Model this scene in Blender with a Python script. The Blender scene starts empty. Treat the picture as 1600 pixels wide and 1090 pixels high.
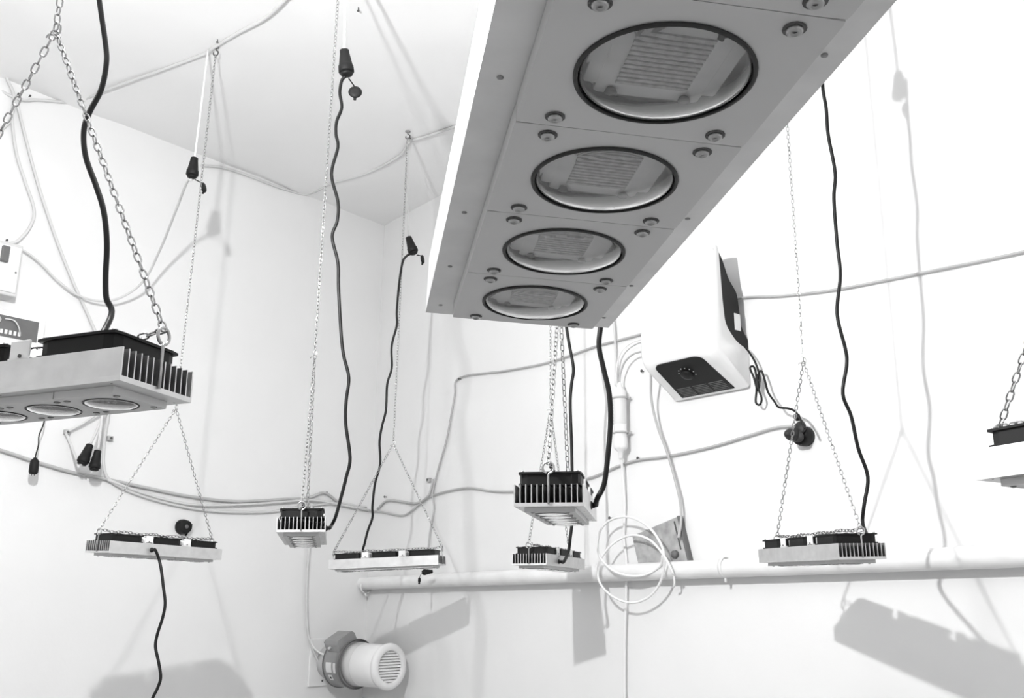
import bpy, bmesh, math, random
from mathutils import Vector, Matrix, noise
random.seed(4)
S = bpy.context.scene
COL = S.collection
V = Vector
PI = math.pi
EYE = 1.35                                    # camera height above the floor

# ---------------------------------------------------------------- camera
F_PX = 1482.0
FW = V((0, 0.96824, 0.25002)); RT = V((0.99993, -0.00286, 0.01108)); UP = V((-0.01144, -0.25, 0.96818))
cam = bpy.data.cameras.new('camera'); cam.sensor_width = 36; cam.lens = F_PX / 1600 * 36; cam.clip_start = .02
cam_o = bpy.data.objects.new('camera', cam); COL.objects.link(cam_o)
m = Matrix((RT, UP, -FW)).transposed().to_4x4(); m.translation = (0, 0, EYE); cam_o.matrix_world = m
S.camera = cam_o
# ---------------------------------------------------------------- world, light, exposure
w = bpy.data.worlds.new('world'); S.world = w; w.use_nodes = True
w.node_tree.nodes['Background'].inputs[0].default_value = (1, 1, 1, 1)
w.node_tree.nodes['Background'].inputs[1].default_value = .2
BULB = V((-.795, 1.41, 1.27 + EYE)); BULB_POWER = 200.0
S.view_settings.view_transform = 'Standard'; S.view_settings.look = 'None'
S.view_settings.exposure = 0.0; S.view_settings.gamma = 1; S.view_settings.use_curve_mapping = False

# ---------------------------------------------------------------- room frame
KC = V((-.79, 5.45, EYE))                      # far corner at eye height
DR = V((.635, -.7725, 0)).normalized(); NR = V((-.7725, -.635, 0)).normalized()      # right wall: direction, normal into room
DL = V((-.66, -.751, 0)).normalized(); NL = V((.751, -.66, 0)).normalized()        # left wall
CEIL = 2.18 + EYE
def ray(u, v): return FW + RT * ((u - 800) / F_PX) - UP * ((v - 545) / F_PX)
def at(u, v, Y):                               # point at forward distance Y
    r = ray(u, v); p = r * (Y / r.y); p.z += EYE; return p
def onw(u, v, n, off=0.0):                     # point `off` metres in front of a wall
    r = ray(u, v); P0 = KC + n * off - V((0, 0, EYE)); p = r * (n.dot(P0) / n.dot(r)); p.z += EYE; return p
def wr(u, v, off=.008): return onw(u, v, NR, off)
def wl(u, v, off=.008): return onw(u, v, NL, off)
def onceil(u, v, off=.008):
    r = ray(u, v); p = r * ((CEIL - EYE - off) / r.z); p.z += EYE; return p

# ---------------------------------------------------------------- materials (a black-and-white place)
def mat(name, val, rough=.5, metal=0.0, var=0.0, vscale=20, bump=0.0, bscale=60, coat=0.0, trans=0, ior=1.45, spec=.5):
    M = bpy.data.materials.new(name); M.use_nodes = True; nt = M.node_tree; b = nt.nodes['Principled BSDF']
    b.inputs['Base Color'].default_value = (val, val, val, 1); b.inputs['Roughness'].default_value = rough
    b.inputs['Metallic'].default_value = metal; b.inputs['Coat Weight'].default_value = coat
    b.inputs['Transmission Weight'].default_value = trans; b.inputs['IOR'].default_value = ior
    b.inputs['Specular IOR Level'].default_value = spec
    tc = nt.nodes.new('ShaderNodeTexCoord')
    if var:
        n = nt.nodes.new('ShaderNodeTexNoise'); n.inputs['Scale'].default_value = vscale; n.inputs['Detail'].default_value = 5
        r = nt.nodes.new('ShaderNodeMapRange'); r.inputs[1].default_value = .3; r.inputs[2].default_value = .7
        r.inputs[3].default_value = max(0, val - var); r.inputs[4].default_value = min(1, val + var)
        c = nt.nodes.new('ShaderNodeCombineColor')
        nt.links.new(tc.outputs['Object'], n.inputs['Vector']); nt.links.new(n.outputs[0], r.inputs[0])
        for i in range(3): nt.links.new(r.outputs[0], c.inputs[i])
        nt.links.new(c.outputs[0], b.inputs['Base Color'])
    if bump:
        n = nt.nodes.new('ShaderNodeTexNoise'); n.inputs['Scale'].default_value = bscale; n.inputs['Detail'].default_value = 6
        bp = nt.nodes.new('ShaderNodeBump'); bp.inputs['Strength'].default_value = bump; bp.inputs['Distance'].default_value = .01
        nt.links.new(tc.outputs['Object'], n.inputs['Vector']); nt.links.new(n.outputs[0], bp.inputs['Height'])
        nt.links.new(bp.outputs[0], b.inputs['Normal'])
    return M
M_WALL = mat('whitewashed_plaster', .79, .9, var=.012, vscale=3, bump=.12, bscale=14, spec=.2)
M_CEIL = mat('ceiling_plaster', .86, .9, var=.012, vscale=2, bump=.15, bscale=10, spec=.2)
M_FLOOR = mat('concrete_floor', .34, .8, var=.04, vscale=5, bump=.1)
M_ALU = mat('aluminium', .66, .42, .75, var=.05, vscale=30)
M_FIN_SHADE = mat('fin_aluminium_gap_shade', .16, .5, .5, var=.03, vscale=30)  # inner fin sides coloured dark to paint in the shade between fins
M_PLATE = mat('lens_plate_aluminium', .55, .55, .35, var=.015, vscale=8)
M_BLACK = mat('black_plastic', .010, .5, spec=.25)
M_RUB = mat('black_rubber', .010, .6, spec=.3)
M_CORD = mat('black_cord', .008, .4, spec=.3)
M_STEEL = mat('zinc_steel', .42, .22, 1.0)
M_BOLT = mat('bolt_steel', .42, .35, .9)
M_WHITE = mat('white_plastic', .8, .4)
M_WCORD = mat('white_cord', .82, .5)
M_GCORD = mat('grey_cable', .46, .6, var=.03, vscale=15)
M_LCORD = mat('pale_cable', .62, .6)
M_PIPE = mat('painted_pipe', .78, .5, var=.05, vscale=9, bump=.2, bscale=20)
M_ENAMEL = mat('white_enamel', .86, .25, coat=.3)
M_GLASS = mat('lens_glass', 1.0, .02, trans=1, ior=1.47)
M_CHIP = mat('led_ceramic', .72, .5, var=.05, vscale=60)
M_PHOS = mat('led_phosphor', .55, .6, var=.1, vscale=300)
M_DGREY = mat('dark_grey_plastic', .13, .5, var=.01)
M_CHAR = mat('charcoal_plastic', .03, .5, spec=.3)
M_MGREY = mat('mid_grey_plastic', .28, .5, var=.02)
M_LGREY = mat('light_grey_plastic', .6, .5)
M_BOARD = mat('weathered_board', .38, .7, var=.1, vscale=22, bump=.3, bscale=40)
M_LABEL = mat('paper_label', .7, .6)
M_NAIL_RECESS = mat('rusty_nail_and_recess_shade', .09, .7)
M_CLIP = mat('clear_plastic', .5, .3)

# ---------------------------------------------------------------- mesh helpers
def frame(d):
    d = d.normalized(); a = V((0, 0, 1)) if abs(d.z) < .9 else V((1, 0, 0))
    x = a.cross(d).normalized(); return x, d.cross(x)
class MB:
    def __init__(s): s.v = []; s.f = []; s.sm = []
    def add(s, vs, fs, smooth=False, M=None):
        o = len(s.v); s.v += [tuple(M @ V(p)) if M else tuple(p) for p in vs]
        s.f += [tuple(i + o for i in q) for q in fs]; s.sm += [smooth] * len(fs); return s
    def box(s, c, d, M=None, bev=0.0):
        x, y, z = d[0] / 2, d[1] / 2, d[2] / 2
        if bev:
            b = min(bev, x * .9, y * .9, z * .9); bm = bmesh.new(); bmesh.ops.create_cube(bm, size=1)
            for q in bm.verts: q.co = V((q.co.x * d[0], q.co.y * d[1], q.co.z * d[2])) + V(c)
            bmesh.ops.bevel(bm, geom=bm.edges[:], offset=b, segments=2, affect='EDGES', profile=.5)
            bm.verts.index_update()
            s.add([q.co.copy() for q in bm.verts], [[q.index for q in g.verts] for g in bm.faces], False, M); bm.free(); return s
        vs = [(c[0] + i * x, c[1] + j * y, c[2] + k * z) for i in (-1, 1) for j in (-1, 1) for k in (-1, 1)]
        return s.add(vs, [(0, 1, 3, 2), (4, 6, 7, 5), (0, 4, 5, 1), (2, 3, 7, 6), (0, 2, 6, 4), (1, 5, 7, 3)], False, M)
    def lathe(s, prof, n=24, o=V((0, 0, 0)), d=V((0, 0, 1)), M=None, closed=False, smooth=True):
        # prof: list of (r, h) along axis d from o
        x, y = frame(V(d)); d = V(d).normalized(); vs = []
        for r, h in prof:
            for i in range(n):
                a = 2 * PI * i / n; vs.append(V(o) + d * h + (x * math.cos(a) + y * math.sin(a)) * r)
        fs = []; k = len(prof)
        for j in range(k if closed else k - 1):
            for i in range(n):
                i2 = (i + 1) % n; j2 = (j + 1) % k
                fs.append((j * n + i, j * n + i2, j2 * n + i2, j2 * n + i))
        if not closed:
            if prof[0][0] > 1e-6: fs.append(tuple(range(n))[::-1])
            if prof[-1][0] > 1e-6: fs.append(tuple((k - 1) * n + i for i in range(n)))
        return s.add(vs, fs, smooth, M)
    def tube(s, pts, r, n=8, closed=False, M=None, cap=True):
        pts = [V(p) for p in pts]; k = len(pts); vs = []; fs = []
        t0 = (pts[1] - pts[0]).normalized(); x, y = frame(t0)
        for i in range(k):
            a = pts[i - 1] if (i or closed) else pts[0]; b = pts[(i + 1) % k] if (i < k - 1 or closed) else pts[-1]
            t = (b - a).normalized(); x = (x - t * x.dot(t)).normalized(); y = t.cross(x)
            for j in range(n):
                q = 2 * PI * j / n; vs.append(pts[i] + (x * math.cos(q) + y * math.sin(q)) * r)
        for i in range(k if closed else k - 1):
            for j in range(n):
                i2 = (i + 1) % k; j2 = (j + 1) % n
                fs.append((i * n + j, i * n + j2, i2 * n + j2, i2 * n + j))
        if cap and not closed: fs += [tuple(range(n))[::-1], tuple((k - 1) * n + j for j in range(n))]
        return s.add(vs, fs, True, M)
    def prism(s, poly, h0, h1, o=V((0, 0, 0)), x=V((1, 0, 0)), y=V((0, 1, 0)), z=V((0, 0, 1)), smooth=False, M=None):
        n = len(poly); vs = [V(o) + x * a + y * b + z * h for h in (h0, h1) for a, b in poly]
        fs = [tuple(range(n))[::-1], tuple(range(n, 2 * n))] + [(i, (i + 1) % n, n + (i + 1) % n, n + i) for i in range(n)]
        return s.add(vs, fs, smooth, M)
    def plate_hole(s, w, h, r, z0, z1, n=32, rc=.004, c=(0, 0), M=None):
        # rectangular plate with a round hole
        out = []; inn = []; ak = math.atan2(h, w)
        angs = sorted({round(2 * PI * i / n, 5) for i in range(n)} | {round(q % (2 * PI), 5) for q in (ak, -ak, PI - ak, PI + ak)}); n = len(angs)
        for a in angs:
            ca, sa = math.cos(a), math.sin(a)
            t = min((w / 2) / max(abs(ca), 1e-9), (h / 2) / max(abs(sa), 1e-9)); px, py = ca * t, sa * t
            cx_, cy_ = w / 2 - rc, h / 2 - rc
            if abs(px) > cx_ and abs(py) > cy_:
                q = V((math.copysign(cx_, px), math.copysign(cy_, py))); dd = V((px, py)) - q
                px, py = q + dd.normalized() * rc
            out.append((px + c[0], py + c[1])); inn.append((ca * r + c[0], sa * r + c[1]))
        vs = [(a, b, z) for z in (z0, z1) for a, b in out] + [(a, b, z) for z in (z0, z1) for a, b in inn]; fs = []
        for i in range(n):
            j = (i + 1) % n
            fs += [(i, 2 * n + i, 2 * n + j, j), (n + i, n + j, 3 * n + j, 3 * n + i), (i, j, n + j, n + i), (2 * n + i, 3 * n + i, 3 * n + j, 2 * n + j)]
        return s.add(vs, fs, False, M)
    def mesh(s, name, m):
        me = bpy.data.meshes.new(name); me.from_pydata(s.v, [], s.f); me.polygons.foreach_set('use_smooth', s.sm)
        me.materials.append(m); me.update()
        bm = bmesh.new(); bm.from_mesh(me); bmesh.ops.recalc_face_normals(bm, faces=bm.faces); bm.to_mesh(me); bm.free()
        return me
    def build(s, name, m, parent=None):
        return link(name, s.mesh(name, m), parent)
def link(name, me, parent=None, mw=None):
    o = bpy.data.objects.new(name, me); COL.objects.link(o)
    if parent: o.parent = parent
    if mw is not None: o.matrix_local = mw
    return o
def tag(o, label=None, cat=None, group=None, kind=None):
    if label: o['label'] = label
    if cat: o['category'] = cat
    if group: o['group'] = group
    if kind: o['kind'] = kind
    return o
def thing(name, label, cat, loc=(0, 0, 0), group=None, rot=None):
    o = bpy.data.objects.new(name, None); COL.objects.link(o); o.empty_display_size = .05
    mw = rot.to_4x4() if rot else Matrix.Identity(4); mw.translation = loc; o.matrix_world = mw
    o['_'] = 0; del o['_']
    return tag(o, label, cat, group)
def spline(pts, n=6):
    pts = [V(p) for p in pts]; P = [pts[0] * 2 - pts[1]] + pts + [pts[-1] * 2 - pts[-2]]; out = []
    for i in range(1, len(P) - 2):
        a, b, c, d = P[i - 1:i + 3]
        for k in range(n):
            t = k / n
            out.append(.5 * ((2 * b) + (c - a) * t + (2 * a - 5 * b + 4 * c - d) * t * t + (3 * b - 3 * c + d - a) * t ** 3))
    return out + [pts[-1]]
def local(parent_loc, pts): return [p - V(parent_loc) for p in pts]

# ---------------------------------------------------------------- the room
def slab(name, a, b, n, z0, z1, m, th=.15):
    # wall between a and b, thick away from the room
    o = MB(); d = (b - a); q = [a, b, b - n * th, a - n * th]
    vs = [V((p.x, p.y, z)) for z in (z0, z1) for p in q]
    o.add(vs, [(0, 1, 2, 3), (4, 7, 6, 5), (0, 4, 5, 1), (1, 5, 6, 2), (2, 6, 7, 3), (3, 7, 4, 0)])
    return tag(o.build(name, m), kind='structure')
PL = KC + DL * 6.0; PR = KC + DR * 5.6; PB = PL + PR - KC
slab('wall_left', KC, PL, NL, 0, CEIL + .05, M_WALL)
slab('wall_right', KC + DL * 0, PR, NR, 0, CEIL + .05, M_WALL)
slab('wall_back', PL, PB, (KC - PL).normalized() * -1 * -1, 0, CEIL + .05, M_WALL)
slab('wall_front', PR, PB, (KC - PR).normalized(), 0, CEIL + .05, M_WALL)
fl = MB(); fl.prism([(p.x, p.y) for p in (KC, PR, PB, PL)], -.12, 0); tag(fl.build('floor', M_FLOOR), kind='structure')
# ceiling: hand-trowelled, slightly uneven underside
ce = MB(); N = 60; vs = []
for i in range(N + 1):
    for j in range(N + 1):
        p = KC + (PL - KC) * (i / N) + (PR - KC) * (j / N)
        h = CEIL + .012 * noise.noise(V((p.x * 1.7, p.y * 1.7, 3.1))) + .006 * noise.noise(V((p.x * 6, p.y * 6, 1)))
        vs.append((p.x, p.y, h))
fs = [(i * (N + 1) + j, i * (N + 1) + j + 1, (i + 1) * (N + 1) + j + 1, (i + 1) * (N + 1) + j) for i in range(N) for j in range(N)]
K = len(vs); top = [(p.x, p.y, CEIL + .2) for p in (KC, PR, PB, PL)]
ce.add(vs, fs, True); ce.add(top, [(0, 1, 2, 3)]); tag(ce.build('ceiling', M_CEIL), kind='structure')

# the bare bulb that lights the room, hanging just above the top of the frame
t = thing('hanging_bulb', 'bare light bulb on a short flex hanging from the ceiling', 'lamp', BULB)
M_EMIT = bpy.data.materials.new('lit_bulb'); M_EMIT.use_nodes = True
b = M_EMIT.node_tree.nodes['Principled BSDF']; b.inputs['Emission Color'].default_value = (1, 1, 1, 1)
b.inputs['Base Color'].default_value = (.8, .8, .8, 1)
R_B = .032; b.inputs['Emission Strength'].default_value = BULB_POWER / (4 * PI * R_B ** 2 * PI)
MB().lathe([(.0001, -R_B)] + [(R_B * math.sin(a), -R_B * math.cos(a)) for a in [PI * k / 10 for k in range(1, 9)]] + [(.013, .036)], 16).build('glass', M_EMIT, t)
MB().lathe([(.014, .034), (.017, .04), (.019, .07), (.012, .085), (.004, .09)], 16).build('socket', M_RUB, t)
MB().tube([(0, 0, .085), (0, 0, CEIL - BULB.z)], .003).build('flex', M_WCORD, t)

# ---------------------------------------------------------------- grow lamp
W, H, L, WP, LP, T = .1296, .0404, .488, .0955, .442, .0093
PIT = LP / 5; RL = .0325; BASE = .0065; NF = 13
def stadium(lo, wd, r, n=5, k=5):
    pts = []; R = wd / 2 - r; h = lo / 2 - wd / 2
    for sx in (1, -1):
        for i in range(k):
            a = -PI / 2 + PI * i / (k - 1); pts.append(V((sx * (h + R * math.cos(a)), sx * R * math.sin(a), 0)))
    return MB().tube(pts, r, n, closed=True)
LINK = stadium(.0180, .0104, .00125)
LINK_ME = LINK.mesh('link', M_STEEL)
ME = {}
def lamp_meshes():
    o = MB(); o.box((0, 0, BASE / 2), (L, W, BASE)); ME['base'] = o.mesh('base', M_ALU)
    me = MB().box((0, 0, (BASE + H) / 2), (L, .0018, H - BASE)).mesh('fin', M_FIN_SHADE); me.materials.append(M_ALU)
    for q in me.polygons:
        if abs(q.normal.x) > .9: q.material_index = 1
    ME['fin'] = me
    ME['side'] = MB().box((0, 0, (BASE + H) / 2), (L, .0024, H - BASE)).mesh('fin', M_ALU)
    # fan 120 x 25: two flanges with round openings joined by a barrel and corner posts
    f = MB(); f.plate_hole(.12, .12, .0565, 0, .0035, 40, .008); f.plate_hole(.12, .12, .0565, .0215, .025, 40, .008)
    f.plate_hole(.1145, .1145, .0565, .0035, .0215, 40, .014)
    for k in range(4):
        a = PI / 4 + k * PI / 2; f.box((0, 0, 0), (.04, .004, .003), Matrix.Translation((0, 0, .0015)) @ Matrix.Rotation(a, 4, 'Z') @ Matrix.Translation((.038, 0, 0)))
    ME['fan'] = f.mesh('cooling_fan', M_BLACK)
    r = MB(); r.lathe([(.0001, .003), (.02, .003), (.0205, .005), (.0205, .023), (.0001, .024)], 20)
    for k in range(7):
        a = 2 * PI * k / 7; vs = []
        for q in range(5):
            R = .019 + .0365 * q / 4
            for s_, z in ((-1, .007), (1, .020)): vs.append((R * math.cos(a + s_ * .26 + q * .07), R * math.sin(a + s_ * .26 + q * .07), z))
        r.add(vs, [(2 * q, 2 * q + 1, 2 * q + 3, 2 * q + 2) for q in range(4)], True)
    ME['rotor'] = r.mesh('rotor', M_BLACK)
    s = MB().lathe([(.0032, .024), (.0036, .0275), (.002, .0282)], 8); ME['fscrew'] = s.mesh('mounting_screw', M_BOLT)
    # bracket between two fans
    b_ = MB(); b_.box((0, 0, .002), (.034, .118, .004)); b_.box((0, -.0575, .013), (.030, .003, .026), bev=.0008); b_.box((0, .0575, .013), (.030, .003, .026), bev=.0008); b_.box((0, 0, .012), (.026, .07, .018), bev=.002)
    ME['bracket'] = b_.mesh('bracket', M_WHITE)
    h = MB().lathe([(.0001, -.0012), (.0024, -.0012), (.0024, .0012), (.0001, .0012)], 8, d=V((0, 1, 0)))
    ME['bscrew'] = h.mesh('screw', M_NAIL_RECESS)
    # lens plate of one LED module, with round opening
    p = MB(); p.plate_hole(PIT - .0004, WP, RL, -T, -.0002, 44, .0012); ME['plate'] = p.mesh('module_plate', M_PLATE)
    g = MB(); g.lathe([(RL + .0002, -.0001), (RL + .0007, -.0002), (RL + .0006, -.0008), (RL - .0008, -.0012), (RL - .0011, -.0004)], 48, o=V((0, 0, -T)), closed=True); g.lathe([(RL - .0002, -.0001 + .0001), (RL - .0002, T - .0006), (RL - .0012, T - .0006), (RL - .0012, .0030)], 48, o=V((0, 0, -T)), closed=True); ME['ring'] = g.mesh('lens_dark_ring', M_CHAR)  # dark ring and liner around the lens edge
    q = MB(); RO = RL - .0006; out = [(max(.0001, RO * math.sin(a)), -.0050 * math.cos(a)) for a in [PI / 2 * k / 8 for k in range(9)]]
    q.lathe(out + [(r_ * .985, h_ + .0022) for r_, h_ in reversed(out)], 48, o=V((0, 0, -T + .0006)), closed=False); ME['lens'] = q.mesh('lens', M_GLASS)
    c = MB(); c.box((0, 0, -.0014), (.050, .042, .0022), bev=.0004); c.box((0, 0, -.0014), (.038, .052, .0021), bev=.0004); ME['chip'] = c.mesh('led_chip', M_CHIP)
    e = MB()
    for i in range(12): e.box((-.0155 + i * .0028, 0, -.0028), (.0015, .028, .0008))
    ME['phos'] = e.mesh('emitter_rows', M_PHOS)
    n = MB().lathe([(.0018, -.0006), (.0026, -.0022), (.0001, -.0028)], 8); ME['csc'] = n.mesh('chip_screw', M_NAIL_RECESS)
    k = MB(); k.lathe([(.0040, .0), (.0041, -.0004), (.0001, -.0004)], 14, o=V((0, 0, -T))); k.lathe([(.0031, -.0003), (.0028, -.0016), (.0014, -.0022), (.0011, -.0012), (.0001, -.0012)], 12, o=V((0, 0, -T)))
    me = k.mesh('screw', M_BOLT); me.materials.append(M_NAIL_RECESS)
    for q in me.polygons:
        if all(math.hypot(*me.vertices[i].co[:2]) > .0035 or abs(me.vertices[i].co.z + T + .0004) < 2e-5 for i in q.vertices) or math.hypot(*q.center[:2]) < .0008: q.material_index = 1  # dark ring and centre paint the shade of a countersunk hole
    ME['screw'] = me
    k = MB(); k.lathe([(.0014, 0), (.0013, -.0004), (.0001, -.0005)], 8); ME['rivet'] = k.mesh('screw', M_MGREY)
    # eye bolt standing up at the end face
    y = MB(); R = .0105; ring = [V((0, math.sin(a) * R, R - math.cos(a) * R * -1 - R)) for a in []]
    zc = .0703; pts = [V((0, 0, .004)), V((0, 0, .03)), V((0, 0, zc - R - .003)), V((0, .002, zc - R + .0005))] + [V((0, R * math.sin(a), zc - R * math.cos(a))) for a in [PI * 2 * (i / 20) for i in range(1, 20)]]
    y.tube(pts, .0021, 8); ME['eye'] = y.mesh('eye_bolt', M_BOLT)
lamp_meshes()
LAMPS = {}
def grow_lamp(key, loc, rots, label, gland=None):
    yaw, ti, ro = [math.radians(a) for a in rots]
    R = Matrix.Rotation(yaw, 3, 'Z') @ Matrix.Rotation(-ti, 3, 'Y') @ Matrix.Rotation(ro, 3, 'X')
    loc = V(loc) + V((0, 0, EYE)); t = thing('grow_lamp', label, 'grow lamp', loc, 'LED grow lamps hung on chains', R)
    TT = Matrix.Translation
    sink = link('heatsink_base', ME['base'], t)
    for i in range(NF):
        y = -W / 2 + .0012 + i * (W - .0024) / (NF - 1)
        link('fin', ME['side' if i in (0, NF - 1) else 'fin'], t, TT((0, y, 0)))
    for i in (-1, 0, 1):
        f = link('cooling_fan', ME['fan'], t, TT((i * .166, 0, H))); link('rotor', ME['rotor'], f); [link('mounting_screw', ME['fscrew'], f, TT((sx * .0515, sy * .0515, 0))) for sx in (-1, 1) for sy in (-1, 1)]
    for i in (-1, 1):
        b = link('bracket', ME['bracket'], t, TT((i * .083, 0, H))); [link('screw', ME['bscrew'], b, TT((.002, sy * .0594, .006))) for sy in (-1, 1)]
    for i in range(5):
        x = -LP / 2 + PIT * (i + .5)
        p = link('lens_module', ME['plate'], t, TT((x, 0, 0)))
        link('lens_dark_ring', ME['ring'], p); link('lens', ME['lens'], p); link('led_chip', ME['chip'], p); tag(link('emitter_rows', ME['phos'], p), kind='stuff'); [link('chip_screw', ME['csc'], p, TT((a * .021, b * .0145, -.0022))) for a in (-1, 1) for b in (-1, 1)]
        for sx in (-1, 1):
            for sy in (-1, 1): link('screw', ME['screw'], p, TT((sx * (PIT / 2 - .0075), sy * .033, 0)))
    for x, y in ((-.225, -.056), (-.222, .056), (-.15, -.0565), (-.05, .0565), (-.155, .0565), (-.07, -.0565), (.06, -.0565), (.1, .0565), (.225, .056), (.225, -.056)):
        link('flange_screw', ME['rivet'], t, TT((x, y, 0)))
    for i in (-1, 1): link('eye_bolt', ME['eye'], t, TT((i * (L / 2 + .0022), 0, 0)))
    # thin fan leads running along the fan tops
    wv = MB()
    for y0, ph in ((-.03, 0), (.035, 1.3)):
        wv.tube(spline([V((x, y0 + .012 * math.sin(x * 23 + ph), H + .0262 + .004 * abs(math.sin(x * 31 + ph)))) for x in [-.2 + .04 * k for k in range(11)]], 3), .0009, 5)
    tag(wv.build('fan_leads', M_CORD, t), kind='stuff')
    M4 = R.to_4x4(); M4.translation = loc; LAMPS[key] = M4
    if gland:
        o = MB(); o.lathe([(.0085, 0), (.0085, .002), (.0062, .003), (.0055, .008)], 12, o=V(gland), d=V((0, 1 if gland[1] > 0 else -1, 0))); o.build('cable_gland', M_RUB, t)
    return t
SIDE = W / 2
grow_lamp('E', (.041, .396, .190), (-81.3, 1.1, -1.8), 'largest, closest grow lamp overhead, its grey underside showing four round lenses')
grow_lamp('A', (-.659, 1.205, .224), (-19.1, 1.8, -.8), 'big grow lamp cut off by the left edge, finned right end with eye bolt')
grow_lamp('I', (.785, 1.072, .157), (-63.3, 1.1, -.6), 'grow lamp mostly cut off by the right edge, only its corner showing')
grow_lamp('F', (.104, 1.999, .161), (-97.9, -1.0, .4), 'end-on grow lamp hanging just below the big overhead one, finned end forward', (0.0, SIDE, .019))
grow_lamp('H', (.849, 2.676, .097), (-81.0, -.7, 1.7), 'grow lamp at right hanging in front of the thick pipe, fins at its right end', (.16, SIDE, .019))
grow_lamp('C', (-.607, 2.844, .150), (-79.9, 1.4, 1.6), 'small end-on grow lamp left of centre with a cord curving into its right side', (.16, SIDE, .017))
grow_lamp('B', (-1.272, 3.497, .117), (238.5, .8, -1.3), 'lower left grow lamp with black cord hanging down from its side', (.075, SIDE, .019))
grow_lamp('G', (.155, 3.685, .099), (-110.5, .2, .7), 'small grow lamp below the central one, against the pipe, black cord in its side', (.10, SIDE, .017))
grow_lamp('D', (-.529, 4.219, .105), (-10.5, 2.7, -.3), 'farthest grow lamp near the room corner, bright side turned forward over the duct fan', (-.09, SIDE, .019))
def lp(key, x, y, z): return LAMPS[key] @ V((x, y, z))

# ---------------------------------------------------------------- chains and ceiling hooks
def chain_links(path, pitch=.0134):
    """matrices of links along a polyline"""
    out = []; path = [V(p) for p in path]; seg = [(path[i + 1] - path[i]).length for i in range(len(path) - 1)]; tot = sum(seg)
    n = max(1, round(tot / pitch)); k = 0
    for i in range(n):
        s = (i + .5) * tot / n; j = 0
        while j < len(seg) - 1 and s > seg[j]: s -= seg[j]; j += 1
        p = path[j].lerp(path[j + 1], s / seg[j]); d = (path[j + 1] - path[j]).normalized(); x, y = frame(d)
        a = (i % 2) * PI / 2 + .6 + random.uniform(-.25, .25)
        u = x * math.cos(a) + y * math.sin(a); M = Matrix((d, u, d.cross(u))).transposed().to_4x4(); M.translation = p; out.append(M)
    return out
def hang(key, apex_z, label, single, hook_label):
    e1, e2 = lp(key, L / 2 + .0022, 0, .077), lp(key, -L / 2 - .0022, 0, .077); mid = (e1 + e2) / 2
    dx = {'B': .030, 'D': .012}.get(key, 0)
    apex = V((mid.x + dx * .5, mid.y, EYE + apex_z)); top = V((mid.x + dx, mid.y, CEIL - .035))
    t = thing('chain', label, 'chain', top, 'lamp chains')
    ms = chain_links([top, apex]) + chain_links([apex, e1]) + chain_links([apex, e2])
    sl = [lp(key, L / 2 + .002, .002, .079)] + [lp(key, x, .004 * math.sin(x * 40), .0745 + .0018 * math.sin(x * 55)) for x in [.2 - .02 * k for k in range(21)]] + [lp(key, -L / 2 - .002, .002, .079)]
    ms += chain_links(sl, .0134)
    if single:
        for M in ms:
            M = M.copy(); M.translation = M.translation - top; link('link', LINK_ME, t, M)
    else:
        o = MB()
        for M in ms:
            M = M.copy(); M.translation = M.translation - top; o.add(LINK.v, LINK.f, True, M)
        tag(o.build('links', M_STEEL, t), kind='stuff')
    a = apex - top
    MB().tube(spline([a + V((-.003, 0, .012)), a + V((.006, 0, .010)), a + V((.006, 0, -.004)), a + V((-.004, 0, -.006)), a + V((-.010, .002, -.004)), a + V((-.014, .004, -.008))], 4), .0013, 6).build('joining_hook', M_STEEL, t)
    hook = thing('ceiling_hook', hook_label, 'hook', V((top.x, top.y, CEIL)), 'hooks in the ceiling')
    MB().tube(spline([V((0, 0, .02)), V((0, 0, -.012)), V((.009, 0, -.02)), V((.009, 0, -.034)), V((0, 0, -.041)), V((-.009, 0, -.034)), V((-.008, 0, -.026))], 4), .0026, 8).build('hook', M_NAIL_RECESS, hook)
    MB().lathe([(.013, .01), (.013, -.003), (.006, -.006)], 14).build('rosette', M_MGREY, hook)
    return top, apex
hang('A', .775, 'nearest chain at the top left, large links forking down to the big left lamp', True, 'ceiling hook above the big left lamp')
hang('E', .70, 'chain holding the big overhead lamp', False, 'ceiling hook above the big overhead lamp')
hang('I', .70, 'chain leaning to the lamp at the right edge', True, 'ceiling hook above the right edge lamp')
hang('F', .66, 'chain legs dropping behind the overhead lamp to the central end-on lamp', True, 'ceiling hook above the central end-on lamp')
hang('H', .663, 'chain at right forking just left of the pipe lamp and its black cord', True, 'ceiling hook above the right pipe lamp')
hang('C', .707, 'glinting chain left of centre running down to the small end-on lamp', False, 'ceiling hook above the small left end-on lamp')
hang('B', .658, 'chain from the upper left ceiling hook forking to the lower left lamp', False, 'ceiling hook at the upper left holding the lower left lamp')
hang('G', .710, 'thin chain forking behind the central lamp to the small one below it', False, 'ceiling hook above the small central lamp')
hang('D', .645, 'chain from the hook nearest the corner forking to the farthest lamp', False, 'ceiling hook nearest the room corner holding the farthest lamp')

# ---------------------------------------------------------------- cords, cables
def cable(name, pts, r, m, label, cat='cable', group=None, n=8, steps=6):
    P = spline(pts, steps); o = P[0].copy(); e = MB().tube([p - o for p in P], r, n).build(name, m); e.location = o
    return tag(e, label, cat, group)
def px(l, Ya, Yb):                              # pixel track, distance running evenly from Ya to Yb
    n = len(l) - 1; return [at(u, v, Ya + (Yb - Ya) * i / n) for i, (u, v) in enumerate(l)]
def G_(key, g, out=.0): x, y, z = g; return lp(key, x, y + math.copysign(.010 + out, y), z)

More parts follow.
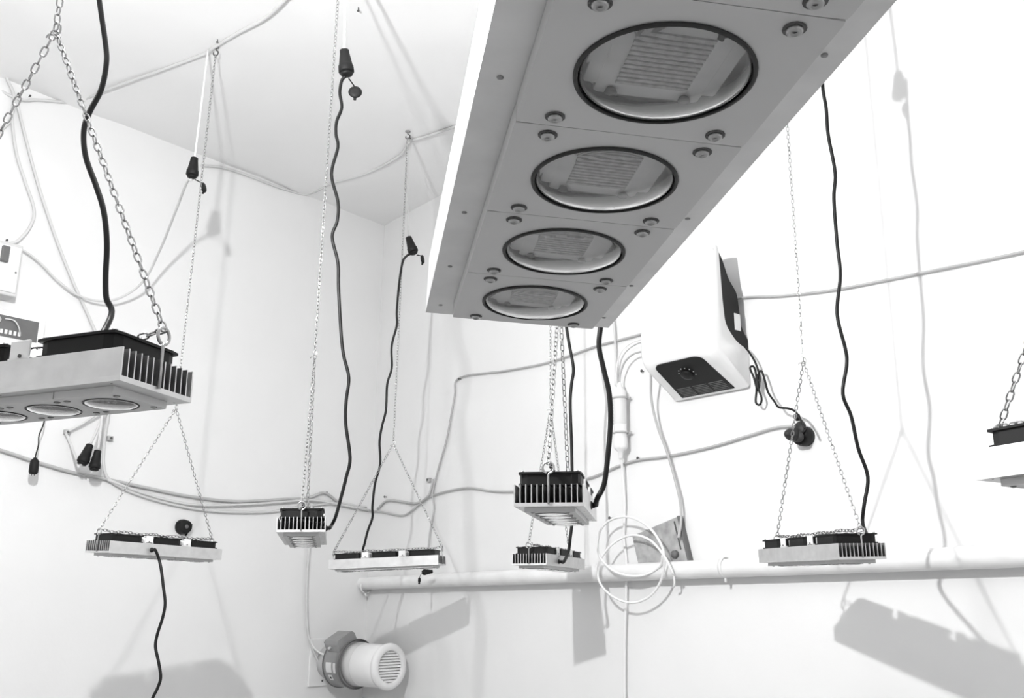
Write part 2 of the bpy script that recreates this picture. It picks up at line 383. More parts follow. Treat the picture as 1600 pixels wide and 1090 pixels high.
cable('power_cord', px([(143, -160), (148, -60), (155, 0), (165, 70), (166, 100), (158, 140), (140, 175), (131, 205), (134, 245), (150, 290), (162, 330), (167, 380), (165, 430), (166, 465), (174, 492)], 1.32, 1.24) + [lp('A', .12, .02, .069)], .0042, M_CORD, 'thick black power cord snaking down at the left to the big left lamp', 'power cord')
cable('power_cord', [G_('B', (.075, SIDE, .019)), G_('B', (.075, SIDE, .019), .010)] + px([(248, 872), (252, 890), (255, 915), (258, 942), (254, 965), (246, 990), (243, 1010), (248, 1035), (251, 1058), (246, 1075), (238, 1092), (228, 1130)], 3.40, 3.36), .0052, M_CORD, 'black power cord dangling below the lower left lamp', 'power cord')
cable('power_cord', px([(540, 119), (534, 126), (531, 145), (534, 168), (526, 190), (525, 210), (528, 230), (518, 272), (528, 315), (527, 345), (519, 370), (528, 410), (529, 450), (533, 520), (537, 555), (545, 590), (541, 625), (540, 660), (547, 715), (541, 745), (532, 780), (524, 808), (517, 822)], 2.80, 2.86) + [G_('C', (.16, SIDE, .017))], .0054, M_CORD, 'long wavy black power cord from the hanging socket to the small left end-on lamp', 'power cord')
cable('power_cord', px([(645, 395), (635, 400), (629, 410), (624, 440), (620, 485), (620, 508), (612, 540), (612, 575), (605, 600), (603, 640), (597, 665), (593, 690), (594, 725), (586, 755), (582, 790), (582, 808), (575, 828), (570, 848), (568, 862)], 4.19, 4.28) + [G_('D', (-.09, SIDE, .019))], .0056, M_CORD, 'black power cord from the leaning socket down to the farthest lamp', 'power cord')
cable('power_cord', px([(948, 380), (944, 440), (939, 505), (936, 540), (943, 575), (952, 615), (954, 660), (950, 710), (946, 745), (942, 762), (933, 779)], 1.93, 1.97) + [G_('F', (0, SIDE, .019))], .0055, M_CORD, 'thick black cord curving down into the right side of the central end-on lamp', 'power cord')
cable('power_cord', px([(880, 440), (884, 500), (889, 535), (896, 575), (893, 600), (891, 630), (893, 690), (894, 740), (895, 800), (891, 840), (888, 862)], 3.64, 3.63) + [G_('G', (.10, SIDE, .017), .01), G_('G', (.10, SIDE, .017))], .0062, M_CORD, 'black cord passing behind the central end-on lamp to the small lamp below', 'power cord')
cable('power_cord', px([(1284, 100), (1286, 140), (1291, 170), (1294, 210), (1305, 270), (1303, 310), (1308, 380), (1313, 430), (1308, 490), (1321, 545), (1323, 570), (1317, 615), (1330, 650), (1341, 700), (1356, 745), (1350, 790), (1349, 822)], 2.62, 2.70) + [G_('H', (.16, SIDE, .019), .012), G_('H', (.16, SIDE, .019))], .0055, M_CORD, 'black power cord at right running down to the lamp in front of the pipe', 'power cord')

# ---------------------------------------------------------------- cone-shaped rubber sockets with caps
def socket(loc, axis, label, scale=1.0, cap=None, flat=False):
    """narrow end at loc, opening along axis"""
    axis = V(axis).normalized(); t = thing('cable_socket', label, 'socket', loc, 'black rubber cable sockets'); k = scale; q = scale * .86
    MB().lathe([(.010 * k, 0), (.014 * k, .003 * q), (.0145 * k, .015 * q), (.0205 * k, .062 * q), (.0225 * k, .064 * q), (.023 * k, .085 * q), (.0205 * k, .088 * q)], 20, d=axis).build('body', M_RUB, t)
    if cap is None:
        MB().lathe([(.0185 * k, .086 * q), (.0175 * k, .097 * q), (.012 * k, .100 * q)], 16, d=axis).build('plug', M_BLACK, t)
    else:
        MB().lathe([(.0185 * k, .0885 * q), (.0175 * k, .096 * q), (.010 * k, .101 * q)], 16, d=axis).build('plug', M_BLACK, t)
        c, n = cap; c = V(c) - V(loc); n = V(n).normalized()
        MB().tube(spline([axis * .08 * k + (c - axis * .08 * k).normalized() * .018 * k, axis * .085 * k + (c - axis * .085 * k) * .5 + V((0, 0, .008)), c + V((0, 0, .014 * k))], 5), .0022 * k, 6).build('strap', M_RUB, t)
        cp = MB().lathe([(.0001, -.005), (.018 * k, -.004), (.020 * k, 0), (.018 * k, .005), (.008 * k, .007), (.0001, .007)], 20, o=c, d=n); cp.lathe([(.005, 0), (.005, .006), (.0001, .0065)], 8, o=c - V((0, 0, .019 * k)), d=V((0, 0, -1))); cp.build('cap', M_RUB, t)
    return t
def toC(p): return (V((0, 0, EYE)) - p).normalized()
s1 = at(538, 78, 2.80); socket(s1, at(542, 120, 2.80) - s1, 'black rubber socket with round hanging cap at the top centre-left', 1.12, (at(555, 144, 2.79), V((.12, -1, .1))))
cable('flex', px([(538, -120), (539, -40), (538, 78)], 2.82, 2.80), .0042, M_WCORD, 'bright white flex dropping from the ceiling to the top centre-left socket', 'cable')
s2 = at(304, 246, 3.52); socket(s2, at(299, 281, 3.52) - s2, 'black rubber socket beside the upper left chain, thin cap edge-on', 1.05, (at(318, 293, 3.52), V((1, -.1, .15))))
cable('flex', px([(325, 78), (315, 160), (304, 247)], 3.50, 3.52), .0038, M_WCORD, 'white flex from the upper left hook down to the socket beside the chain', 'cable')
s3 = at(638, 370, 4.19); socket(s3, at(647, 397, 4.19) - s3, 'black rubber socket leaning beside the farthest lamp\'s chain', 1.06, (at(660, 405, 4.18), V((1, -.2, .1))))
cable('flex', [onceil(640, 216, .02)] + px([(637, 222), (637, 300), (638, 371)], 4.20, 4.19), .0022, M_GCORD, 'thin grey flex beside the farthest chain above the leaning socket', 'cable')
s5 = at(665, 893, 4.72); socket(s5 + V((0.035, 0, .002)), V((-1, -.05, -.1)), 'small black socket lying against the left end of the pipe, cap hanging', .62, (at(655, 906, 4.65), V((.95, -.1, 0))))
# the one whose shadow falls high on the right wall
sw = wr(1403, 112, 0); k = .80; s6 = BULB + (sw - BULB) * k; socket(s6, V((-.06, 0, -1)), 'black rubber socket on the right lamp cord, hidden above the overhead lamp', 1.0, (s6 + V((.03, .01, -.115)), V((.2, -1, 0))))
cable('flex', [V((s6.x - .02, s6.y, CEIL)), V((s6.x - .01, s6.y, (s6.z + CEIL) / 2)), s6], .004, M_WCORD, 'white flex to the socket hidden above the overhead lamp', 'cable')
cable('power_cord', [s6 + V((-.006, 0, -.088)), s6 * .5 + at(1284, 100, 2.62) * .5 + V((.015, 0, 0)), at(1284, 100, 2.62)], .0055, M_CORD, 'upper black cord end hidden behind the overhead lamp', 'power cord')
# pair hanging at the left wall
s7 = wl(141, 694, .13); socket(s7, wl(129, 722, .13) - s7, 'left one of two black sockets hanging together on the left wall', 1.12)
s8 = wl(153, 703, .15); socket(s8, wl(147, 733, .15) - s8, 'right one of two black sockets hanging together on the left wall', 1.05)
cable('cable', [wl(168, 640, .05), wl(158, 655, .10), wl(150, 675, .13), s7], .006, M_LCORD, 'short pale cable above the left of the paired sockets')
cable('cable', [wl(160, 600, .05), wl(160, 640, .12), wl(157, 670, .15), s8], .006, M_LCORD, 'short pale cable above the right of the paired sockets')
cable('cable', [wl(160, 640, .06), wl(132, 660, .03), wl(108, 673, .02), wl(103, 676, .015), wl(110, 692, .03), wl(116, 708, .07), wl(122, 722, .11), wl(128, 726, .14)], .006, M_LCORD, 'pale cable looped over the nail left of the paired sockets')

# ---------------------------------------------------------------- cables on the walls and the ceiling
cable('cable', [wl(-60, 110, .01), wl(0, 112, .012), wl(14, 130, .012), wl(22, 152, .012), wl(19, 178, .012), wl(5, 200, .012), wl(-60, 240, .012)], .0075, M_LCORD, 'pale cable looping off the left edge near the ceiling')
cable('cable', [wl(23, 150, .012), wl(19, 185, .014), wl(26, 240, .014), wl(40, 285, .014), wl(53, 325, .014), wl(50, 348, .014), wl(35, 370, .014), wl(15, 381, .014), wl(-40, 384, .014)], .0072, M_LCORD, 'pale cable curving down the left wall to the box at the left edge')
cable('cable', [wl(25, 155, .014), wl(40, 215, .016), wl(60, 290, .016), (wl(85, 365, .016)), wl(112, 435, .018), wl(140, 497, .02), wl(165, 560, .02), wl(172, 620, .03), wl(166, 668, .03), wl(163, 690, .02), wl(162, 725, .018), wl(172, 750, .014), wl(215, 772, .012), wl(280, 790, .012), wl(345, 799, .012), wl(420, 799, .012), wl(480, 790, .012), wl(530, 786, .012), wl(572, 793, .012)], .0072, M_LCORD, 'pale cable slanting down the left wall, joining the lowest strand of the bundle')
cable('cable', [wl(-40, 386, .03), wl(0, 386, .03), wl(30, 388, .03), wl(60, 408, .03), wl(90, 438, .03), wl(120, 460, .04), wl(155, 470, .06), wl(190, 464, .10), wl(225, 438, .18), wl(250, 390, .34), wl(275, 328, .62), at(292, 285, 3.56), at(299, 281, 3.52)], .0056, M_LCORD, 'pale cable sagging from the left box up to the hanging socket')
cable('cable', [onceil(-40, 118), wl(24, 153, .012), wl(60, 156), wl(95, 159), wl(118, 160, .01), onceil(160, 143), onceil(200, 128), onceil(262, 106), onceil(320, 84), onceil(336, 73), onceil(375, 50), onceil(415, 28), onceil(450, -5), onceil(500, -60)], .0072, M_LCORD, 'pale cable crossing the ceiling past the upper left hook')
cable('cable', [wl(315, 258, .015), wl(350, 262, .012), wl(395, 277, .01), wl(440, 294, .01), wl(480, 303, .02), onceil(520, 286), onceil(575, 270), onceil(625, 243), onceil(640, 222), onceil(670, 212), onceil(710, 198), onceil(760, 180)], .0072, M_LCORD, 'pale cable under the ceiling edge, crossing to the hook near the corner')
cable('cable', [wl(-60, 690, .012), wl(0, 703, .012), wl(55, 721, .012), wl(110, 737, .012), wl(165, 748, .012), wl(230, 762, .012), wl(300, 776, .012), wl(370, 783, .012), wl(440, 780, .012), wl(482, 777, .012), wl(508, 770, .014), wl(534, 787, .012), wl(575, 797, .010)], .0075, M_GCORD, 'topmost grey cable of the bundle sagging along the left wall')
cable('cable', [wl(168, 749, .02), wl(230, 772, .02), wl(300, 788, .02), wl(380, 788, .02), wl(440, 784, .02), wl(490, 781, .02), wl(540, 790, .02), wl(578, 797, .012)], .0065, M_LCORD, 'middle pale cable of the bundle on the left wall')
cable('cable', [wr(575, 797, .02), wr(600, 800, .012), wr(625, 805, .012), wr(640, 800, .012), wr(662, 782, .012), wr(684, 771, .012), wr(730, 762, .012), wr(770, 767, .012), wr(810, 767, .012), wr(870, 758, .012), wr(925, 745, .012), wr(965, 728, .012), wr(998, 718, .012), wr(1045, 712, .012), wr(1110, 698, .012), wr(1170, 680, .012), wr(1210, 668, .012), wr(1243, 665, .015)], .0050, M_GCORD, 'grey cable along the right wall up to the black wall socket')
cable('cable', [wr(590, 795, .012), wr(604, 782, .012), wr(625, 783, .012), wr(650, 786, .012), wr(668, 776, .02), wr(675, 758, .014), wr(676, 748, .012)], .0065, M_GCORD, 'short grey cable over two nails near the corner')
cable('cable', [wr(1700, 372, .012), wr(1600, 393, .012), wr(1520, 410, .012), wr(1400, 434, .012), wr(1300, 453, .012), wr(1220, 462, .012), wr(1150, 467, .012), wr(1080, 495, .012), wr(1000, 522, .012), wr(930, 541, .012), wr(860, 565, .012), wr(790, 579, .012), wr(718, 590, .012), wr(710, 620, .012), wr(698, 685, .012), wr(684, 735, .012), wr(676, 770, .014), wr(678, 795, .012), wr(672, 830, .012), wr(669, 862, .012), wr(668, 890, .012)], .0048, M_GCORD, 'grey cable crossing the right wall behind the water heater, then down to the pipe end')
cable('cable', [wl(487, 786, .02), wl(486, 830, .02), wl(481, 880, .02), wl(479, 930, .02), wl(481, 985, .02), wl(489, 1015, .02), wl(502, 1040, .02), wl(518, 1056, .02), wl(530, 1068, .02)], .0068, M_LCORD, 'pale cable dropping down the left wall to the duct fan')

def nail(p, n, label, r=.006):
    t = MB().lathe([(.002, -.004), (.002, .012), (r, .013), (r, .016), (.0001, .017)], 10, d=n).build('nail', M_NAIL_RECESS); t.location = p; return tag(t, label, 'nail', 'nails and clips holding cables')
for (u, v, lab) in ((1000, 716, 'nail on the right wall under the cable, right of the water filter'), (604, 776, 'small nail over the cable near the corner'), (720, 592, 'nail where the grey cable turns down'), (1006, 580, 'small nail below the water heater\'s left edge'), (956, 809, 'nail at the top of the tube coil')):
    nail(wr(u, v, 0), NR, lab)
for (u, v, lab) in ((508, 769, 'nail above the bundle on the left wall'), (9, 376, 'nail at the left edge box'), (505, 1003, 'upper screw at the duct fan plate'), (501, 1063, 'lower screw at the duct fan plate')):
    nail(wl(u, v, 0), NL, lab, .005)
for (u, v, lab) in ((27, 148, 'nail under the ceiling at the far left'), (45, 151, 'second nail under the ceiling at the far left')): nail(wl(u, v, 0), NL, lab, .005)
for (u, v, lab) in ((340, 61, 'screw in the ceiling beside the upper left hook'), (641, 212, 'screw in the ceiling beside the corner hook'), (560, 12, 'small dark nail in the ceiling at the top')): nail(onceil(u, v, 0), V((0, 0, -1)), lab, .005)
def clip(p, n, label):
    t = thing('cable_clip', label, 'clip', p, 'cable clips on the walls'); x, y = frame(n)
    M = Matrix((x, y, n)).transposed().to_4x4()
    MB().box((0, 0, .010), (.026, .022, .02), M, bev=.003).build('body', M_BOARD, t); MB().lathe([(.003, .018), (.006, .024), (.0001, .025)], 10, o=V((0, 0, 0)), d=n).build('pin', M_NAIL_RECESS, t)
clip(wl(103, 675, 0), NL, 'grey clip left of the paired sockets'); clip(wl(170, 685, 0), NL, 'grey clip right of the paired sockets'); clip(wr(673, 750, 0), NR, 'dark clip where cables meet near the corner')

# ---------------------------------------------------------------- plug hanging at far left, round socket on left wall
p = wl(55, 716, .1); t = thing('hanging_plug', 'small black plug hanging on a thin black cord at the far left', 'plug', p)
MB().lathe([(.006, .004), (.008, 0), (.017, -.01), (.0185, -.03), (.0185, -.055), (.015, -.064), (.010, -.066)], 12).build('body', M_RUB, t)
q = [wl(72, 640, .06), wl(68, 662, .1), wl(61, 680, .1), wl(60, 695, .1), wl(56, 710, .1), p]; MB().tube([a - p for a in spline(q, 5)], .0028, 6).build('cord', M_CORD, t)
for dx in (-.006, .006): MB().lathe([(.002, -.066), (.002, -.072)], 8, o=V((dx, 0, 0))).build('pin', M_STEEL, t)
p = wl(284, 823, 0); t = thing('wall_socket', 'round black socket on the left wall above the lower left lamp', 'socket', p)
MB().lathe([(.036, 0), (.036, .012), (.032, .03), (.030, .042), (.024, .044)], 24, d=NL).build('body', M_RUB, t)
for a in (.35, 2.6, -1.1): MB().box((0, 0, 0), (.016, .008, .008), Matrix.Translation(NL * .018 + DL * -.037 * math.cos(a) + V((0, 0, .037 * math.sin(a)))) @ Matrix.Rotation(a, 4, 'Y')).build('lug', M_RUB, t)
MB().lathe([(.010, .0445), (.009, .047), (.0001, .0475)], 12, d=NL).build('contact', M_DGREY, t)

# ---------------------------------------------------------------- boxes at the left edge
def wall_frame(u, v, n, d):
    # x along wall to the right in the picture, y out of the wall, z up
    R = Matrix((d, n, V((0, 0, 1)))).transposed(); return onw(u, v, n, 0), R
p, R = wall_frame(18, 431, NL, -DL)
t = thing('switch_box', 'pale electrical box cut off by the left edge, with a dark handle', 'electrical box', p, None, R)
MB().box((-.15, .045, 0), (.30, .09, .23), bev=.006).build('housing', M_LGREY, t); MB().box((-.14, .093, 0), (.26, .006, .20), bev=.002).build('door', M_WHITE, t)
MB().box((-.075, .105, .055), (.03, .02, .07), bev=.004).build('handle', M_DGREY, t); MB().lathe([(.004, .0), (.004, .004)], 8, o=V((-.02, .095, -.012)), d=V((0, 1, 0))).build('screw', M_NAIL_RECESS, t)
p, R = wall_frame(55, 535, NL, -DL)
t = thing('control_box', 'open control box with dark circuit board behind the big left lamp', 'electrical box', p, None, R)
MB().box((-.17, .03, .0), (.36, .06, .20), bev=.004).build('housing', M_WHITE, t); MB().box((-.12, .062, .03), (.20, .004, .09)).build('circuit_board', M_DGREY, t)
for i in range(6): MB().box((-.185 + i * .018, .066, .005), (.010, .006, .018)).build('terminal', M_WHITE, t)
MB().lathe([(.014, 0), (.014, .012)], 14, o=V((-.19, .064, .05)), d=V((0, 1, 0))).build('capacitor', M_LGREY, t)
MB().tube(spline([V((-.16, .066, .06)), V((-.13, .085, .055)), V((-.11, .09, .03)), V((-.09, .068, .0))], 5), .003, 6).build('wire', M_LCORD, t)

# ---------------------------------------------------------------- pipe along the right wall
a, b = wr(558, 912, .042), wr(1720, 862, .042); ax = (b - a).normalized()
o = MB(); R_P = .033; prof = []; n = 80; ln = (b - a).length
o.lathe([(.026, .004), (R_P, 0)] + [(R_P + .0012 * noise.noise(V((i * .9, 0, 0))), ln * i / n) for i in range(1, n)] + [(R_P, ln)], 24, d=ax)
e = o.build('pipe', M_PIPE); e.location = a; tag(e, 'thick white painted pipe running along the right wall', 'pipe')
for (u, v) in ((572, 916), (1133, 886)):
    c = wr(u, v, .042); t = thing('pipe_clamp', {572: 'pipe clamp at the left end of the thick pipe', 1133: 'small white pipe clamp left of the right lamp', 1540: 'pipe clamp near the right edge'}[u], 'clamp', c, 'clamps holding the pipe')
    MB().lathe([(.0335, -.007), (.0365, -.007), (.0365, .007), (.0335, .007)], 20, d=ax, closed=True).build('ring', M_PIPE, t)
    MB().lathe([(.005, .034), (.005, .052)], 8, d=V((0, 0, -1))).build('bolt', M_PIPE, t)

# ---------------------------------------------------------------- white tube coil hung over the pipe
zz = [(1060, 790), (1030, 720), (985, 650), (930, 595), (860, 568), (790, 575), (710, 622), (650, 700), (632, 785), (655, 855), (720, 915), (810, 948), (900, 930), (970, 865), (1008, 760), (1003, 650), (950, 550), (880, 490), (800, 462), (715, 475), (655, 525), (633, 600), (640, 680), (690, 745), (760, 785), (850, 798), (930, 780), (990, 735), (1000, 680)]
pts = [wr(760 + x / 3.633, 680 + y / 3.633, .095 + .02 * math.sin(i * .9)) for i, (x, y) in enumerate(zz)]
cable('tube_coil', pts, .0048, M_WCORD, 'coil of thin white tubing looped over the pipe under the water heater', 'tube coil', None, 8, 5)

# ---------------------------------------------------------------- tilted grey box behind the pipe
c = wr(1036, 853, .001); a = math.radians(15)
x = (-DR * -1) ; R = Matrix((x, NR, V((0, 0, 1)))).transposed() @ Matrix.Rotation(-a, 3, 'Y')
t = thing('junction_box', 'tilted weathered grey box on the wall behind pipe and tube coil', 'box', c, None, R)
MB().box((0, .014, -.012), (.245, .026, .18), bev=.003).build('body', M_BOARD, t)
MB().box((.126, .014, -.012), (.008, .028, .184), bev=.002).build('edge_strip', M_DGREY, t)
MB().box((.105, .0275, .01), (.006, .003, .11)).build('slot', M_NAIL_RECESS, t)
MB().lathe([(.016, 0), (.014, .014), (.008, .018)], 14, o=V((.075, .026, -.055)), d=V((0, 1, 0))).build('knob', M_DGREY, t)
cable('tube', [wr(1050, 880, .03), wr(1053, 895, .06), wr(1054, 912, .06), wr(1052, 917, .05)], .004, M_WCORD, 'short white tube end sticking out below the pipe', 'tube')

# ---------------------------------------------------------------- water filter and its tubes
c = wr(969, 655, .05); t = thing('water_filter', 'white cylindrical inline water filter clipped upright left of the heater', 'water filter', c)
MB().lathe([(.006, .155), (.010, .15), (.012, .135), (.024, .12), (.027, .11), (.027, -.075), (.029, -.076), (.029, -.115), (.024, -.125), (.011, -.135), (.009, -.16), (.006, -.165)], 24).build('body', M_WHITE, t)
MB().lathe([(.0275, .08), (.0278, .079), (.0278, -.02), (.0275, -.021)], 24).build('sleeve', M_LABEL, t)
for h in (.09, -.055):
    MB().lathe([(.0285, h - .004), (.0315, h - .004), (.0315, h + .004), (.0285, h + .004)], 20, closed=True).build('clip_ring', M_CLIP, t)
    MB().box((0, 0, 0), (.07, .008, .008), Matrix.Translation(NR * -.028 + V((0, 0, h))) @ Matrix.Rotation(math.atan2(DR.y, DR.x), 4, 'Z')).build('bracket', M_CLIP, t)
o = MB()
for i in range(7): o.box((0, 0, 0), (.003, .002, .008), Matrix.Translation(-DR * .018 + NR * .021 + V((0, 0, .06 - i * .013))) @ Matrix.Rotation(math.atan2(-NR.x, NR.y) - .7, 4, 'Z'))
o.build('scale_marks', M_MGREY, t)
cable('tube', [wr(968, 602, .05), wr(969, 585, .05), wr(976, 566, .05), wr(988, 554, .05), wr(1003, 549, .05), wr(1030, 545, .05)], .004, M_GCORD, 'thin grey tube arching from the filter to the heater', 'tube')
cable('tube', [wr(963, 604, .04), wr(963, 580, .03), wr(968, 555, .03), wr(980, 540, .03), wr(998, 531, .03), wr(1030, 526, .03)], .0032, M_WCORD, 'thin white tube arching above the grey one by the heater', 'tube')
cable('tube', [wr(956, 470, .02), wr(960, 515, .02), wr(962, 560, .02), wr(962, 602, .03)], .005, M_LCORD, 'pale tube running up from the filter behind the overhead lamp', 'tube')
cable('tube', [wr(970, 713, .05), wr(973, 740, .03), wr(976, 790, .02), wr(975, 840, .012), wr(979, 880, .01), wr(978, 940, .02), wr(976, 1000, .02), wr(976, 1100, .02)], .0055, M_WCORD, 'white tube running down from the filter behind the pipe', 'tube')
cable('tube', [wr(1016, 560, .10), wr(1017, 590, .09), wr(1018, 625, .06), wr(1027, 665, .04), wr(1042, 705, .03), wr(1055, 750, .03), wr(1063, 785, .03), wr(1064, 815, .03), wr(1060, 840, .05)], .0052, M_GCORD, 'grey tube hanging from the heater down to the tilted box', 'tube')

# ---------------------------------------------------------------- water heater
o0 = KC + DR * 2.455; t = thing('water_heater', 'white box water heater with black control panel on the right wall', 'water heater', o0, None, Matrix((DR, NR, V((0, 0, 1)))).transposed())
HW = .178
def hm(l): return [(a * 1.065, .741 + (b - .722) * 1.04) for a, b in l]
def rounded(poly, rad, n=5):
    out = []; k = len(poly)
    for i in range(k):
        p0, p1, p2 = V(poly[i - 1]), V(poly[i]), V(poly[(i + 1) % k]); r = rad[i]
        if r <= 0: out.append(tuple(p1)); continue
        a = p1 + (p0 - p1).normalized() * min(r, (p0 - p1).length * .48); b = p1 + (p2 - p1).normalized() * min(r, (p2 - p1).length * .48)
        for j in range(n + 1): s_ = j / n; out.append(tuple(a * (1 - s_) ** 2 + p1 * 2 * s_ * (1 - s_) + b * s_ * s_))
    return out
# side outline in (depth, height): slanted bottom carrying the control panel, tapered back at the top
shell = rounded(hm([(.012, .722), (.002, .74), (.002, .862), (.070, .885), (.124, .935), (.134, 1.03), (.137, 1.10), (.144, 1.222), (.203, 1.240), (.208, .825)]), [.008, .008, .01, .025, .03, .02, .02, .02, .08, .06])
def extrude_x(poly, w, edge=.03, steps=5):
    """body across x with softly rounded side edges"""
    m_ = MB(); n = len(poly); wind = -1 if sum(poly[k - 1][0] * poly[k][1] - poly[k][0] * poly[k - 1][1] for k in range(n)) > 0 else 1
    xs = [(-w + edge * (1 - math.cos(PI / 2 * k / steps)), edge * (1 - math.sin(PI / 2 * k / steps))) for k in range(steps + 1)]
    xs = xs + [(-x_, i_) for x_, i_ in reversed(xs)]
    vs = []
    for x_, ins in xs:
        for k in range(n):
            p0, p1, p2 = V(poly[k - 1]), V(poly[k]), V(poly[(k + 1) % n]); d = (p2 - p0).normalized(); nn = V((d.y, -d.x))
            nn = nn * wind
            f = max(.05, min(1, (p1.x - .168) / .03)) if p1.y > .88 else max(.05, min(1, p1.x / .1))
            q = p1 + nn * ins * f; vs.append((x_, q.x, q.y))
    K_ = len(xs); fs = [(a * n + i, a * n + (i + 1) % n, (a + 1) * n + (i + 1) % n, (a + 1) * n + i) for a in range(K_ - 1) for i in range(n)]
    fs += [tuple(range(n))[::-1], tuple((K_ - 1) * n + i for i in range(n))]
    m_.add(vs, fs, True); return m_
sh = extrude_x(shell, HW, .035).build('front_shell', M_ENAMEL, t)
back = rounded(hm([(.0, .850), (.070, .88), (.124, .928), (.138, 1.02), (.141, 1.10), (.146, 1.205), (.125, 1.18), (.094, 1.11), (.050, 1.067), (.034, .94), (.0, .90)]), [0, .02, .03, .03, .02, .01, .02, .02, .02, .02, 0], 3)
MB().prism(back, -HW + .002, HW - .002, x=V((0, 1, 0)), y=V((0, 0, 1)), z=V((1, 0, 0))).build('back_shell', M_BLACK, t)
MB().box((HW - .001, .060, .985), (.002, .034, .064)).build('rating_label', M_LABEL, t)
# control panel on the slanted underside
pa, pb = [V(q) for q in hm([(.012, .722), (.208, .825)])]; sl = (pb - pa).normalized(); sx, sz = V((0, sl.x, sl.y)), V((0, sl.y, -sl.x))
po = V((0, pa.x, pa.y)); ln = (pb - pa).length
panel = rounded([(-.125, .018), (.128, .018), (.118, ln - .012), (-.108, ln - .012)], [.004, .004, .045, .03], 6)
MB().prism(panel, -.004, .0022, o=po, x=V((1, 0, 0)), y=sx, z=sz).build('control_panel', M_BLACK, t)
MB().lathe([(.026, 0), (.024, .012), (.010, .014)], 24, o=po + sx * (ln * .62) + sz * .002, d=sz).build('dial', M_BLACK, t)
o = MB()
for k in range(8):
    a = math.radians(-20 + k * 30); o.lathe([(.0024, 0), (.0022, .0012), (.0001, .0014)], 8, o=po + sx * (ln * .62 + .034 * math.sin(a)) + V((1, 0, 0)) * .034 * math.cos(a) + sz * .002, d=sz)
o.build('dial_marks', M_LABEL, t)
for r_ in range(6):
    for c_ in range(3): MB().box((0, 0, 0), (.066, .003, .0015), Matrix.Translation(po + sx * (.028 + r_ * .009) + V((-.076 + c_ * .077, 0, 0)) + sz * .0026) @ Matrix.Rotation(math.atan2(sl.y, sl.x), 4, 'X')).build('vent_slat', M_DGREY, t)
# its lead, tied in a bundle, and the plug at the wall socket
base = wr(1165, 543, .035)
cable('heater_cord', [base, wr(1172, 552, .04), wr(1181, 568, .04), wr(1187, 590, .035), wr(1184, 610, .035), wr(1178, 590, .04), wr(1172, 575, .04), wr(1178, 573, .04), wr(1182, 590, .04), wr(1182, 610, .04), wr(1181, 628, .04), wr(1187, 632, .04), wr(1190, 622, .04), wr(1184, 604, .04), wr(1184, 588, .04), wr(1189, 579, .04), wr(1194, 590, .04), wr(1200, 612, .05), wr(1210, 627, .06), wr(1217, 636, .07), wr(1232, 638, .08), wr(1243, 643, .09), wr(1252, 657, .10), wr(1258, 670, .10)], .0040, M_CORD, 'thin black heater lead tied in a small bundle, running to the wall socket', 'cord')
p = wr(1260, 682, 0); t = thing('wall_socket', 'round black socket and flap on the right wall with the heater plug', 'socket', p)
MB().lathe([(.034, 0), (.035, .02), (.033, .038), (.028, .044)], 24, d=NR).build('body', M_RUB, t)
c1 = wr(1252, 674, .09) - p
MB().lathe([(.021, .04), (.023, .06), (.021, .085), (.013, .10), (.006, .108)], 20, d=(NR + DR * -.1)).build('plug', M_CHAR, t)
MB().lathe([(.0001, -.006), (.022, -.004), (.024, .002), (.021, .006), (.0001, .008)], 20, o=wr(1250, 668, .05) - p, d=NR + V((0, 0, .25))).build('flap', M_CHAR, t)
MB().lathe([(.0001, -.006), (.018, -.004), (.020, .002), (.017, .006), (.0001, .008)], 20, o=wr(1248, 682, .06) - p, d=NR).build('side_cap', M_CHAR, t)
MB().lathe([(.008, 0), (.008, .02), (.004, .024)], 10, o=wr(1247, 657, .03) - p, d=V((0, 0, 1))).build('cable_entry', M_RUB, t)

# ---------------------------------------------------------------- duct fan on the left wall
bp = wl(513, 1033, 0); Xd = -DL; R = Matrix((Xd, V((0, 0, 1)), NL)).transposed()
if R.determinant() < 0: Xd = DL; R = Matrix((Xd, V((0, 0, 1)), NL)).transposed()
t = thing('duct_fan', 'white round duct fan with grey motor band sticking out of the left wall', 'fan', bp, None, R)
MB().box((0, 0, .006), (.26, .24, .012), bev=.004).build('wall_plate', M_WHITE, t)
MB().lathe([(.082, .01), (.086, .012), (.088, .06), (.110, .115)], 36).build('rear_duct', M_LGREY, t)
MB().lathe([(.112, .112), (.121, .112), (.121, .120), (.117, .121), (.117, .222), (.121, .223), (.121, .232), (.106, .232)], 44).build('motor_band', M_MGREY, t)
MB().lathe([(.1175, .106), (.124, .106), (.124, .114), (.1175, .114)], 44, closed=True).build('rear_flange', M_DGREY, t)
MB().lathe([(.1175, .229), (.124, .229), (.124, .237), (.1175, .237)], 44, closed=True).build('front_flange', M_DGREY, t)
MB().lathe([(.108, .236), (.107, .28), (.104, .30), (.104, .302)], 44).build('front_duct', M_LGREY, t)
MB().lathe([(.1045, .298), (.1055, .30), (.103, .40), (.1035, .47)], 44).build('outlet_sleeve', M_WHITE, t)
MB().lathe([(.076, .462), (.104, .462), (.111, .466), (.112, .480), (.107, .490), (.082, .494), (.076, .488)], 48, closed=True).build('grille_rim', M_WHITE, t)
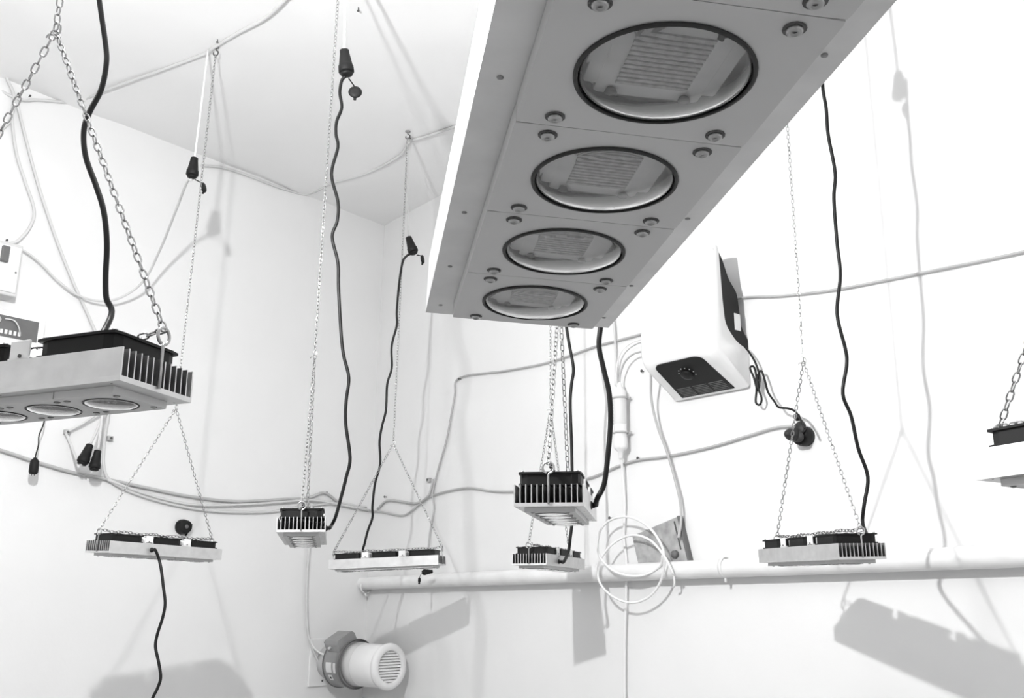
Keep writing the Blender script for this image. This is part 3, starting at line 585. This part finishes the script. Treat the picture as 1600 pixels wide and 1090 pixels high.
MB().lathe([(.0001, .463), (.077, .463), (.077, .465), (.0001, .465)], 40).build('grille_back', M_DGREY, t)  # dark disc puts the shade of the slat gaps into its colour
for i in range(11):
    y = -.068 + i * .0136; hw = math.sqrt(max(.0, .0775 ** 2 - y * y)); MB().box((0, 0, 0), (2 * hw, .0088, .002), Matrix.Translation((0, y, .480)) @ Matrix.Rotation(math.radians(-32), 4, 'X')).build('louvre_slat', M_WHITE, t)
sgn = 1 if Xd.dot(DL) > 0 else -1
ang = math.radians(90 - sgn * 28)
M = Matrix.Rotation(ang - PI / 2, 4, 'Z')
pr = rounded([(-.062, .100), (.062, .100), (.062, .142), (.048, .158), (-.048, .158), (-.062, .142)], [0, 0, .006, .006, .006, .006], 2)
MB().prism(pr, .112, .216, M=M).build('terminal_box', M_MGREY, t)
MB().lathe([(.007, 0), (.007, .014), (.005, .016)], 10, o=V((0, 0, 0)), M=M @ Matrix.Translation((sgn * .062, .125, .155)) @ Matrix.Rotation(sgn * PI / 2, 4, 'Y')).build('cable_gland', M_LGREY, t)
for (a0, z0, w_, h_, mm, nm) in ((-18, .150, .05, .045, M_LABEL, 'rating_plate'), (-19, .195, .05, .02, M_LGREY, 'rating_plate'), (-44, .152, .032, .030, M_LABEL, 'rating_plate'), (-44, .152, .012, .012, M_BLACK, 'printed_mark')):
    aa = math.radians(90 - sgn * (90 + (-a0) - 10)); o = MB(); rr = .1182 if mm is not M_BLACK else .1189; vs = []
    for j in range(5):
        for z_ in (z0 - h_ / 2 + .0, z0 + h_ / 2):
            q_ = aa + (j / 4 - .5) * w_ / rr; vs.append((rr * math.cos(q_), rr * math.sin(q_), z_))
    o.add(vs, [(2 * j, 2 * j + 1, 2 * j + 3, 2 * j + 2) for j in range(4)]); o.build(nm, mm, t)
cable('cable', [wl(483, 995, .02), wl(491, 1012, .03), wl(505, 1022, .06), wl(522, 1026, .1), R @ V((sgn * .085, .10, .155)) * .55 + bp * 1 + (R @ V((sgn * .085, .10, .155))) * .6], .0045, M_WCORD, 'thin white cable curving into the duct fan terminal box')
